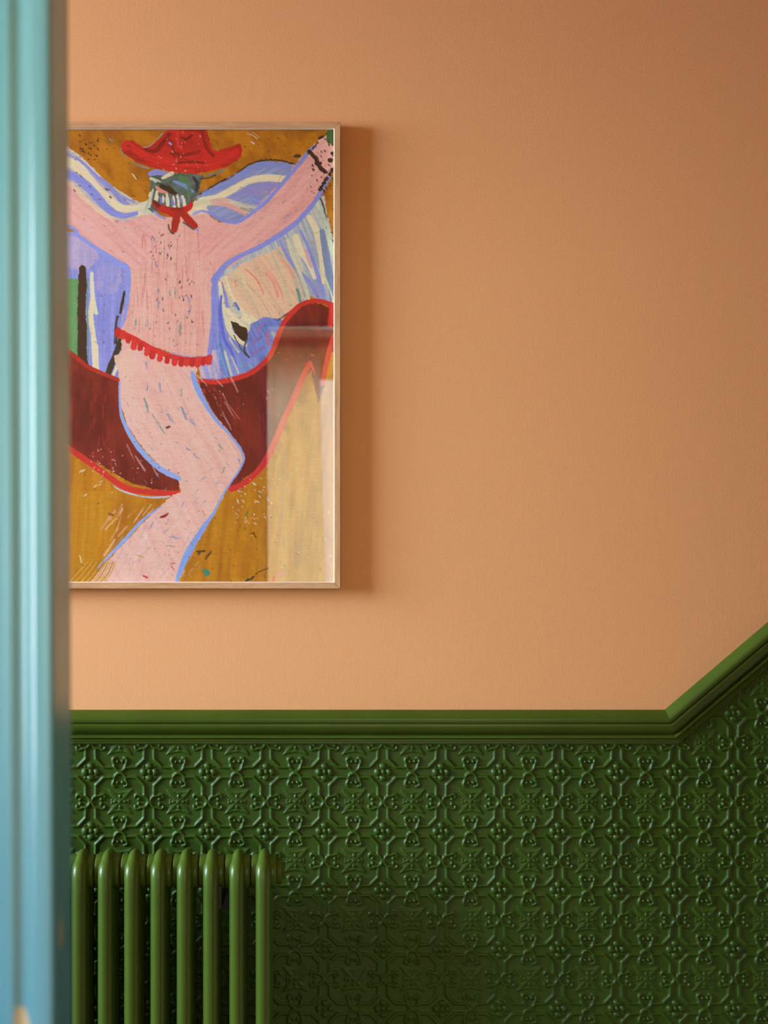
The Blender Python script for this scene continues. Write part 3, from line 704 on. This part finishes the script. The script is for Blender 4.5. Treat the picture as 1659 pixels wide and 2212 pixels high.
# body
fill([(300, 440), (326, 430), (342, 470), (330, 484), (296, 476)], CRM, (190, 190, 170), 60, .05, .2, .8)
fill([(424, 755), (474, 755), (474, 818), (432, 816)], (140, 146, 200), (206, 170, 176), 75, .02, .2, .9)
fill([(398, 432), (446, 436), (452, 470), (400, 478)], CRM, (206, 176, 160), 10, .05, .2, .8)
fill([(276, 490), (300, 466), (330, 462), (350, 468), (380, 470), (424, 462), (446, 462), (480, 486), (500, 540), (486, 585), (466, 600), (462, 640), (458, 700), (450, 768), (400, 770), (340, 752), (300, 736), (258, 722), (262, 690), (272, 650), (276, 600)], (224, 166, 152), PNK2, 90, .012, .2, .55)
fill([(0, 350), (120, 388), (152, 402), (176, 430), (215, 462), (248, 480), (300, 472), (340, 470), (340, 560), (290, 585), (262, 576), (225, 552), (190, 522), (155, 492), (120, 470), (0, 420)], (228, 166, 156), (210, 146, 140), 42, .012, .14, .6)
fill([(430, 470), (470, 480), (520, 476), (552, 452), (590, 410), (620, 380), (650, 340), (676, 316), (692, 300), (706, 292), (714, 308), (724, 320), (724, 350), (712, 388), (690, 420), (660, 462), (630, 490), (590, 522), (540, 548), (490, 580), (460, 580), (420, 540)], (228, 164, 152), (208, 142, 136), -42, .012, .14, .6)
fill([(262, 730), (300, 742), (350, 768), (400, 782), (430, 782), (424, 806), (420, 830), (436, 860), (456, 888), (490, 928), (520, 968), (526, 995), (515, 1020), (494, 1050), (478, 1080), (440, 1150), (412, 1190), (384, 1258), (192, 1258), (215, 1232), (262, 1180), (300, 1140), (330, 1108), (372, 1070), (390, 1064), (386, 1038), (350, 1010), (310, 970), (276, 920), (260, 870), (258, 830), (262, 780)], (226, 174, 160), (214, 158, 146), 62, .012, .12, .55)
fill([(245, 770), (282, 752), (300, 800), (262, 830)], (226, 176, 158), (216, 168, 150), 70, .01, .1, .4)
# vertical ribs of thick paint down the chest
r_ = random.Random(77)
for k in range(70):
    x = r_.uniform(284, 452); y = r_.uniform(500, 720); stroke([(x, y), (x+r_.uniform(-3, 3), y+r_.uniform(20, 70))], r_.uniform(1.0, 3.4), r_.choice([(236, 182, 168), (206, 140, 130), (238, 188, 172), (214, 128, 116)]), dry=.4, op=.75, wob=1.5)
for k in range(60):
    x = r_.uniform(270, 500); y = r_.uniform(790, 1000); stroke([(x, y), (x+r_.uniform(10, 26), y+r_.uniform(20, 40))], r_.uniform(1.5, 5), r_.choice([(234, 188, 172), (216, 160, 148)]), dry=.45, op=.6)
for k in range(60):
    x = r_.uniform(240, 430); y = r_.uniform(1090, 1240); stroke([(x, y), (x-r_.uniform(8, 24), y+r_.uniform(14, 34))], r_.uniform(1.5, 5), r_.choice([(234, 190, 180), (216, 164, 158)]), dry=.45, op=.6)
for k in range(60):
    t = r_.random(); x = 500+t*190; y = 540-t*190+r_.uniform(-38, 24)-(0 if t < .3 else 20); stroke([(x, y), (x+r_.uniform(12, 26), y-r_.uniform(8, 24))], r_.uniform(1.5, 5), r_.choice([(234, 178, 166), (212, 146, 138)]), dry=.45, op=.55)
# blue and green-grey drags on the flesh
MK = [(120, 130, 170), (130, 140, 176), (122, 140, 130), (90, 90, 110)]
for x, y, dx, dy, w_ in ((294, 688, -2, 28, 4), (316, 780, 2, 18, 3), (312, 860, 8, 30, 6), (330, 895, 20, 34, 5), (345, 920, 14, 20, 6), (392, 880, 12, 26, 7), (408, 905, 16, 16, 4), (360, 892, 14, 20, 4), (318, 826, 0, 18, 3), (345, 826, 2, 20, 4), (392, 838, 0, 20, 3),
                         (418, 980, 12, 10, 6), (404, 968, 10, 8, 5), (470, 958, 12, 12, 5), (460, 942, 10, 8, 3), (372, 950, 14, 8, 2), (310, 950, 22, 24, 2), (280, 902, 10, 26, 2), (332, 1122, -8, 22, 3), (364, 1120, -4, 10, 2), (398, 1086, -6, 8, 3), (420, 1066, 8, -10, 2),
                         (430, 1040, 14, -10, 2), (448, 1020, 12, -8, 2), (486, 1010, -8, 14, 3), (478, 1030, -10, 16, 3), (516, 990, 2, 14, 4), (390, 694, -1, 30, 6), (322, 712, 4, -4, 3), (368, 625, -3, 16, 3), (378, 620, 1, 26, 3), (342, 620, 0, 14, 4), (343, 652, -2, 16, 4), (404, 636, 6, 22, 4), (412, 660, -4, 20, 3), (336, 565, 2, 12, 5),
                         (318, 690, 2, 12, 3), (424, 742, 8, 6, 2), (262, 1162, -18, 20, 2), (300, 1130, 16, -14, 2), (366, 1160, 24, 2, 3), (360, 1178, 18, 4, 3), (350, 1150, 18, -8, 2), (352, 1060, 10, -6, 2), (418, 1088, 10, -14, 2), (434, 1092, 10, -12, 2), (612, 470, 16, -8, 3), (668, 400, 14, -20, 3), (610, 440, 8, -6, 3)):
    stroke([(x, y), (x+dx*.5, y+dy*.5), (x+dx, y+dy)], [w_*.5, w_, w_*.4], r_.choice(MK[:3]), dry=.55, wob=2.6, op=.8)
specks(26, (325, 500, 372, 560), [(60, 50, 50), (110, 70, 70), (120, 120, 150)], (1, 2.4), (1, 6), 100, 1)
specks(26, (338, 600, 420, 700), [(50, 42, 36), (90, 90, 80), (70, 60, 90)], (1, 2.6), (1, 6), 100, 2)
specks(50, (262, 480, 456, 760), [(196, 110, 104), (120, 110, 140), (160, 70, 60), (150, 150, 150)], (.8, 2), (0, 5), 90, 3)
specks(70, (270, 800, 500, 1040), [(150, 150, 170), (176, 130, 130), (128, 140, 170)], (.8, 1.8), (0, 6), 45, 4)
specks(60, (260, 1080, 440, 1250), [(150, 150, 170), (190, 120, 110), (160, 150, 150)], (.8, 1.8), (0, 5), 120, 5)
specks(30, (500, 400, 690, 540), [(176, 116, 110), (150, 130, 150)], (.8, 1.8), (0, 5), -45, 6)
specks(16, (170, 400, 300, 560), [(176, 106, 100), (140, 120, 150)], (.8, 1.8), (0, 5), 40, 7)
stroke([(346, 1118), (356, 1114), (364, 1108)], [2, 6, 2], (140, 30, 28)); stroke([(310, 1244), (318, 1248)], 3, (196, 40, 40)); stroke([(368, 1218), (378, 1216)], 2, (196, 40, 40)); stroke([(370, 1222), (376, 1232)], 1.5, (196, 50, 50)); stroke([(360, 924), (366, 922)], 4.5, (70, 56, 40))
stroke([(298, 1200), (310, 1204)], 3, (206, 160, 90)); stroke([(214, 1250), (222, 1246), (232, 1256)], 1.5, (190, 150, 60))
# blue contour lines
stroke([(0, 430), (150, 490), (168, 508), (196, 528), (225, 548), (252, 566), (272, 578), (277, 600), (276, 640), (268, 690), (256, 712)], [8, 6, 9, 8, 11, 12, 13, 12, 9, 7, 5], (136, 146, 208), BLU, wob=1.3)
stroke([(438, 456), (452, 460), (476, 474), (505, 480), (522, 476), (545, 460), (575, 436), (605, 402), (640, 362), (672, 322), (684, 316)], [5, 6, 7, 8, 7, 7, 8, 8, 8, 8, 3], (134, 138, 206), BLU2, wob=1.2)
stroke([(714, 380), (700, 402), (680, 436), (655, 465), (634, 486), (600, 510), (560, 534), (520, 552), (488, 572), (472, 592), (464, 606)], [5, 9, 9, 10, 11, 11, 10, 10, 11, 15, 18], (132, 136, 206), BLU2, wob=1.4)
stroke([(466, 604), (462, 630), (462, 680), (457, 730), (452, 770)], [9, 12, 11, 10, 9], (132, 136, 200), (110, 116, 190), wob=1.6, dry=.03)
stroke([(258, 826), (258, 860), (262, 895), (275, 928), (300, 968), (330, 1000), (362, 1022), (388, 1034)], [4, 4, 7, 9, 11, 11, 12, 9], LBL, (150, 160, 210), wob=1.0)
stroke([(416, 806), (422, 828), (432, 850), (444, 872), (466, 906), (496, 938), (518, 968), (527, 990), (518, 1014), (500, 1040), (480, 1072), (462, 1108), (440, 1138)], [9, 12, 12, 10, 7, 5, 6, 5, 4, 4, 4, 6, 9], (132, 152, 218), LBL, wob=1.2)
stroke([(446, 1130), (428, 1158), (412, 1184), (400, 1208), (390, 1232), (382, 1256)], [10, 12, 14, 14, 11, 6], (128, 156, 236), (110, 132, 200), wob=1.4)
stroke([(348, 1094), (320, 1114), (296, 1136), (268, 1168), (240, 1196), (212, 1226)], [3, 5, 7, 8, 6, 4], (140, 158, 212), wob=1.0)
stroke([(352, 760), (392, 768), (426, 772)], 2.5, (160, 160, 204), dry=.2); stroke([(330, 752), (365, 766)], 2, (170, 160, 196), dry=.3)
# hand, dark flecks
for p in (((668, 326), (680, 340), 6), ((680, 340), (690, 352), 6), ((684, 352), (694, 366), 6), ((694, 364), (702, 372), 7), ((712, 344), (714, 348), 7), ((718, 330), (722, 336), 6), ((698, 366), (706, 372), 3), ((716, 366), (712, 378), 5), ((706, 384), (700, 396), 6), ((700, 396), (690, 410), 5), ((676, 320), (686, 308), 3), ((690, 300), (700, 294), 3), ((722, 360), (716, 372), 5), ((676, 366), (678, 368), 4), ((704, 300), (712, 314), 3)):
    stroke([p[0], p[1]], p[2]*1.25, (42, 30, 18), wob=3.6, raw=True, amt=.1)
specks(30, (664, 316, 722, 420), [(42, 32, 20), (60, 40, 26)], (1, 2.6), (0, 5), 60, 8)
fill([(706, 300), (704, 288), (712, 278), (740, 276), (740, 318), (716, 314)], (52, 92, 46), (44, 74, 40), sm=False)
# head
fill([(322, 378), (334, 370), (370, 374), (420, 374), (440, 380), (432, 400), (430, 420), (416, 440), (380, 444), (330, 460), (318, 450), (326, 420)], (86, 108, 100), (60, 84, 70), -30, .04, .15, 1.0)
stroke([(324, 376), (340, 372), (362, 376)], [10, 13, 8], (140, 140, 206)); stroke([(352, 384), (372, 374)], [7, 9], CRM, dry=.2)
stroke([(326, 386), (340, 392), (356, 404)], [6, 8, 5], (200, 196, 160), dry=.2); stroke([(340, 396), (352, 398)], 6, (60, 90, 70))
stroke([(390, 384), (398, 392), (400, 404)], 12, (72, 118, 70), dry=.12); stroke([(376, 392), (400, 402), (416, 414)], [6, 9, 7], (112, 140, 180), dry=.1)
stroke([(348, 402), (362, 408), (378, 418)], [8, 13, 9], (40, 38, 26)); stroke([(338, 404), (346, 412), (360, 416)], [5, 9, 5], (228, 138, 118))
stroke([(418, 384), (426, 396), (424, 412)], [6, 8, 6], (38, 44, 52), dry=.2)
stroke([(408, 398), (410, 430)], 9, (84, 116, 96), dry=.2); stroke([(404, 384), (412, 396)], 5, (100, 110, 90), dry=.3); stroke([(414, 426), (414, 436)], 3, (120, 50, 40))
fill([(322, 424), (336, 416), (372, 420), (398, 422), (404, 436), (396, 452), (372, 456), (340, 450), (324, 452)], (96, 104, 96), (70, 80, 70), 90, .05, .2, .8)
for x, w_, y0_, y1_, k_ in ((325, 9, 418, 446, -3), (339, 8, 414, 440, -2), (352, 5, 424, 436, 1), (361, 8, 420, 447, 2), (374, 7, 425, 450, 2), (383, 6, 422, 446, 4), (394, 8, 424, 448, 6)):
    stroke([(x, y0_), (x+k_*.5, (y0_+y1_)/2), (x+k_, y1_)], [w_*.7, w_, w_*.8], (224, 210, 178), (178, 178, 160), dry=.18, wob=2)
for x, y in ((347, 428), (389, 426), (372, 432)): stroke([(x, y), (x+2, y+10)], 5, (116, 120, 186), dry=.2)
stroke([(316, 452), (324, 430), (330, 410)], [6, 6, 5], (200, 196, 168), (140, 150, 130), dry=.15)
stroke([(420, 444), (440, 434), (452, 440)], [8, 14, 8], (212, 200, 160), dry=.15); stroke([(418, 462), (434, 456)], 5, (150, 150, 204), dry=.1); stroke([(334, 458), (344, 466), (356, 472)], 5, (140, 140, 206), dry=.12)
# hat
fill([(262, 312), (270, 303), (286, 303), (298, 312), (312, 320), (330, 312), (345, 300), (358, 284), (372, 278), (446, 278), (452, 300), (458, 322), (470, 326), (494, 318), (518, 310), (524, 322), (520, 338), (506, 350), (484, 362), (450, 370), (420, 376), (376, 372), (330, 362), (296, 350), (276, 338), (264, 326)], RED, RED2, 8, .02, .1, .6, 1.2, sm=False)
stroke([(272, 310), (290, 322), (320, 340), (360, 350), (420, 356), (470, 348), (510, 328)], [14, 16, 14, 12, 12, 14, 14], (206, 38, 32), (180, 26, 22), dry=.05)
stroke([(310, 322), (335, 326), (350, 310), (365, 290)], [4, 9, 9, 8], (126, 18, 14), dry=.3); stroke([(372, 330), (400, 334), (430, 326)], 8, (140, 20, 16), dry=.35); stroke([(392, 298), (404, 300), (414, 292)], 6, (122, 16, 12), dry=.2); stroke([(380, 352), (420, 350), (440, 352)], 5, (128, 18, 14), dry=.35)
stroke([(436, 282), (446, 318), (460, 336)], 8, (150, 24, 18), dry=.3); stroke([(382, 282), (384, 310), (392, 322)], 7, (206, 44, 36), dry=.3); stroke([(360, 296), (372, 316), (376, 336)], 7, (146, 22, 18), dry=.3)
stroke([(260, 322), (264, 330), (272, 340)], 2, (120, 140, 150), dry=.3); stroke([(284, 350), (300, 358), (322, 364)], 2.5, (130, 140, 150), dry=.3); stroke([(444, 380), (470, 374), (484, 366)], 4, (110, 124, 120), dry=.3); stroke([(432, 386), (452, 384), (466, 378)], 3, (50, 40, 26), dry=.3)
stroke([(310, 318), (322, 316), (338, 302), (352, 288)], 2, (150, 150, 160), dry=.4); stroke([(366, 308), (370, 312)], 4, (160, 150, 210))
specks(46, (340, 280, 450, 374), [(232, 150, 140), (226, 120, 110), (236, 180, 170)], (.7, 1.8), (0, 3), None, 9)
# neckerchief
stroke([(332, 438), (344, 448), (366, 456), (380, 462)], [8, 14, 17, 12], (192, 36, 32), RED2); stroke([(334, 436), (342, 444)], [8, 9], (110, 22, 18))
stroke([(372, 462), (392, 456), (408, 448), (413, 440)], [14, 15, 13, 9], (200, 30, 30), RED2); stroke([(372, 452), (394, 452)], 7, (150, 24, 20), dry=.1)
stroke([(384, 462), (380, 478), (376, 496)], [13, 17, 14], (158, 32, 24), (190, 36, 30)); stroke([(394, 460), (408, 476), (420, 488)], [15, 17, 15], (176, 34, 26), RED2)
stroke([(364, 486), (368, 500), (376, 505)], 3, (60, 60, 50), dry=.2); stroke([(396, 480), (412, 492), (420, 496)], 3, (70, 90, 76), dry=.25); stroke([(424, 494), (428, 498)], 4, (130, 134, 206))
# belt
P_ = [(255, 717), (266, 722), (278, 732), (290, 744), (304, 748), (318, 758), (330, 766), (346, 770), (362, 776), (378, 778), (392, 782), (404, 780), (416, 782), (428, 782), (440, 780), (452, 776)]
stroke([(256, 714), (290, 732), (330, 754), (370, 770), (410, 776), (456, 771)], [8, 12, 11, 11, 9, 6], (212, 46, 44), (190, 30, 30))
for k, (x, y) in enumerate(P_): stroke([(x, y-3), (x-1, y+4+(k % 2)*2)], 13.5-(k % 3), (214, 50, 46) if k % 2 else (196, 36, 36), wob=1.4, raw=True, amt=.5)
# flecks on the ground and the crescent
specks(26, (170, 300, 215, 345), [(36, 30, 16), (54, 40, 18)], (1, 3.2), (0, 5), 30, 10)
specks(40, (160, 285, 330, 430), [(60, 44, 14), (40, 32, 14), (110, 66, 10)], (.8, 2.2), (0, 7), 40, 11)
specks(30, (460, 285, 700, 350), [(90, 56, 10), (60, 44, 14), (150, 96, 20)], (.8, 2), (0, 6), 20, 12)
stroke([(534, 288), (548, 294), (556, 300)], 2.5, (206, 160, 130), dry=.3); stroke([(543, 306), (548, 310)], 4, (214, 176, 160)); stroke([(546, 286), (560, 296)], 1.6, (206, 160, 130)); stroke([(236, 300), (242, 304)], 3, (120, 140, 150)); stroke([(286, 376), (294, 386)], 3, (226, 206, 160), dry=.3); stroke([(637, 338), (648, 336)], 5, (56, 46, 24), wob=3); stroke([(660, 284), (674, 282)], 10, (140, 84, 8), dry=.3)
specks(14, (702, 380, 722, 510), [(60, 40, 14)], (1, 2.4), (0, 4), None, 13)
specks(34, (196, 970, 250, 1030), [(236, 200, 180), (226, 170, 150)], (.8, 2.0), (0, 3), -30, 14); specks(26, (250, 950, 386, 1050), [(226, 180, 160), (170, 60, 50)], (.8, 2.4), (0, 3), -30, 15)
specks(22, (160, 1010, 250, 1090), [(236, 200, 170), (120, 76, 10)], (.8, 2.2), (0, 5), -30, 16)
specks(60, (500, 1030, 592, 1130), [(226, 196, 176), (206, 176, 160), (214, 190, 196)], (.7, 2.4), (0, 7), 48, 17); specks(22, (450, 830, 590, 900), [(176, 70, 56), (210, 130, 120)], (.8, 2), (0, 4), 70, 18)
specks(18, (436, 835, 470, 856), [(80, 16, 14), (160, 50, 40)], (1.5, 3.5), (2, 8), 30, 19)
specks(60, (400, 1100, 722, 1255), [(120, 70, 8), (90, 56, 12), (150, 90, 10)], (.8, 2), (0, 6), 60, 20)
stroke([(540, 1156), (548, 1152), (552, 1160)], 4, (110, 60, 6), wob=2.5); stroke([(541, 1157), (546, 1156)], 4, (206, 140, 30))
stroke([(441, 1232), (449, 1236), (446, 1242)], 8, (44, 130, 110), wob=3); stroke([(534, 1104), (532, 1116)], 4, (120, 116, 60), dry=.3)
stroke([(532, 1254), (542, 1250), (548, 1246)], 4, (40, 50, 40), wob=2.5); stroke([(552, 1240), (566, 1232), (580, 1228)], 1.6, (60, 40, 16), dry=.2); stroke([(444, 1206), (456, 1192)], 5, (70, 54, 20), dry=.35); stroke([(426, 1192), (442, 1190)], 4, (60, 60, 30), dry=.35); stroke([(428, 1198), (432, 1194)], 3, (40, 40, 30))
stroke([(236, 1110), (244, 1113)], 6, (150, 84, 20), dry=.2); stroke([(588, 1258), (592, 1246)], 5, (200, 60, 50)); stroke([(600, 1240), (612, 1236), (604, 1250)], 6, (206, 110, 90), dry=.35)
for k in range(14):
    x = 140+k*6; stroke([(x, 1262), (x+20, 1240), (x+44-k, 1214)], 2.2, (206, 150, 56) if k % 2 else (176, 112, 24), dry=.25)
stroke([(172, 1200), (176, 1216)], 2, (226, 206, 160), dry=.2); stroke([(172, 1216), (180, 1222)], 3, (160, 110, 30))
for x, y in ((182, 1072), (204, 1052), (216, 1042), (172, 1020), (178, 1018)): stroke([(x, y), (x+5, y-4)], 2.2, (230, 196, 170), dry=.1)
specks(30, (470, 600, 700, 690), [(190, 50, 40), (200, 90, 70)], (.7, 1.8), (0, 5), None, 21)
specks(24, (600, 700, 720, 960), [(200, 60, 50), (170, 110, 60)], (.7, 1.8), (0, 4), None, 22); specks(30, (600, 1000, 716, 1250), [(200, 180, 150), (150, 150, 110)], (.8, 2.2), (0, 5), None, 23)
specks(12, (160, 590, 250, 740), [(120, 20, 20), (190, 40, 30)], (.8, 2), (0, 3), None, 24)
# fine tooth of the paint everywhere
IMG *= (1+.10*(fbm(WX*.9, WY*.9, 901, 2)-.5)+.08*(fbm(WX*.05, WY*.6, 903, 2)-.5))[..., None]
GAIN = np.array(PAINT_GAIN)
LIN = np.clip(lin(np.clip(IMG, 0, 255))*GAIN, .002, .96)
nx, nz = len(gx), len(gy)
co = np.stack([(GX-CX)*(YP-CAMY)/F-PCX, np.full(GX.shape, YP), CAMZ-(GY-CY)*(YP-CAMY)/F-fz0], -1).reshape(-1, 3)
I, J = np.meshgrid(np.arange(nx-1), np.arange(nz-1)); a = J*nx+I
q = np.stack([a, a+nx, a+1+nx, a+1], -1).reshape(-1, 4)
me = bpy.data.meshes.new('print'); me.vertices.add(len(co)); me.vertices.foreach_set('co', co.ravel().astype(np.float32))
me.loops.add(q.size); me.loops.foreach_set('vertex_index', q.ravel().astype(np.int32))
me.polygons.add(len(q)); me.polygons.foreach_set('loop_start', np.arange(0, q.size, 4, dtype=np.int32)); me.update(); me.validate()
ca = me.color_attributes.new('paint', 'FLOAT_COLOR', 'POINT')
ca.data.foreach_set('color', np.concatenate([LIN.reshape(-1, 3), np.ones((LIN.shape[0]*LIN.shape[1], 1))], 1).ravel().astype(np.float32))
t = NT('printed_paint'); at = t.n('ShaderNodeVertexColor'); at.layer_name = 'paint'
me.materials.append(t.out(at.outputs['Color'], .6, t.bump(t.noise(150, 4), .25, .001), .2))
po = bpy.data.objects.new('print', me); C.objects.link(po); po.parent = pic
po['label'] = 'painted figure with red hat, neckerchief and red crescent on ochre'
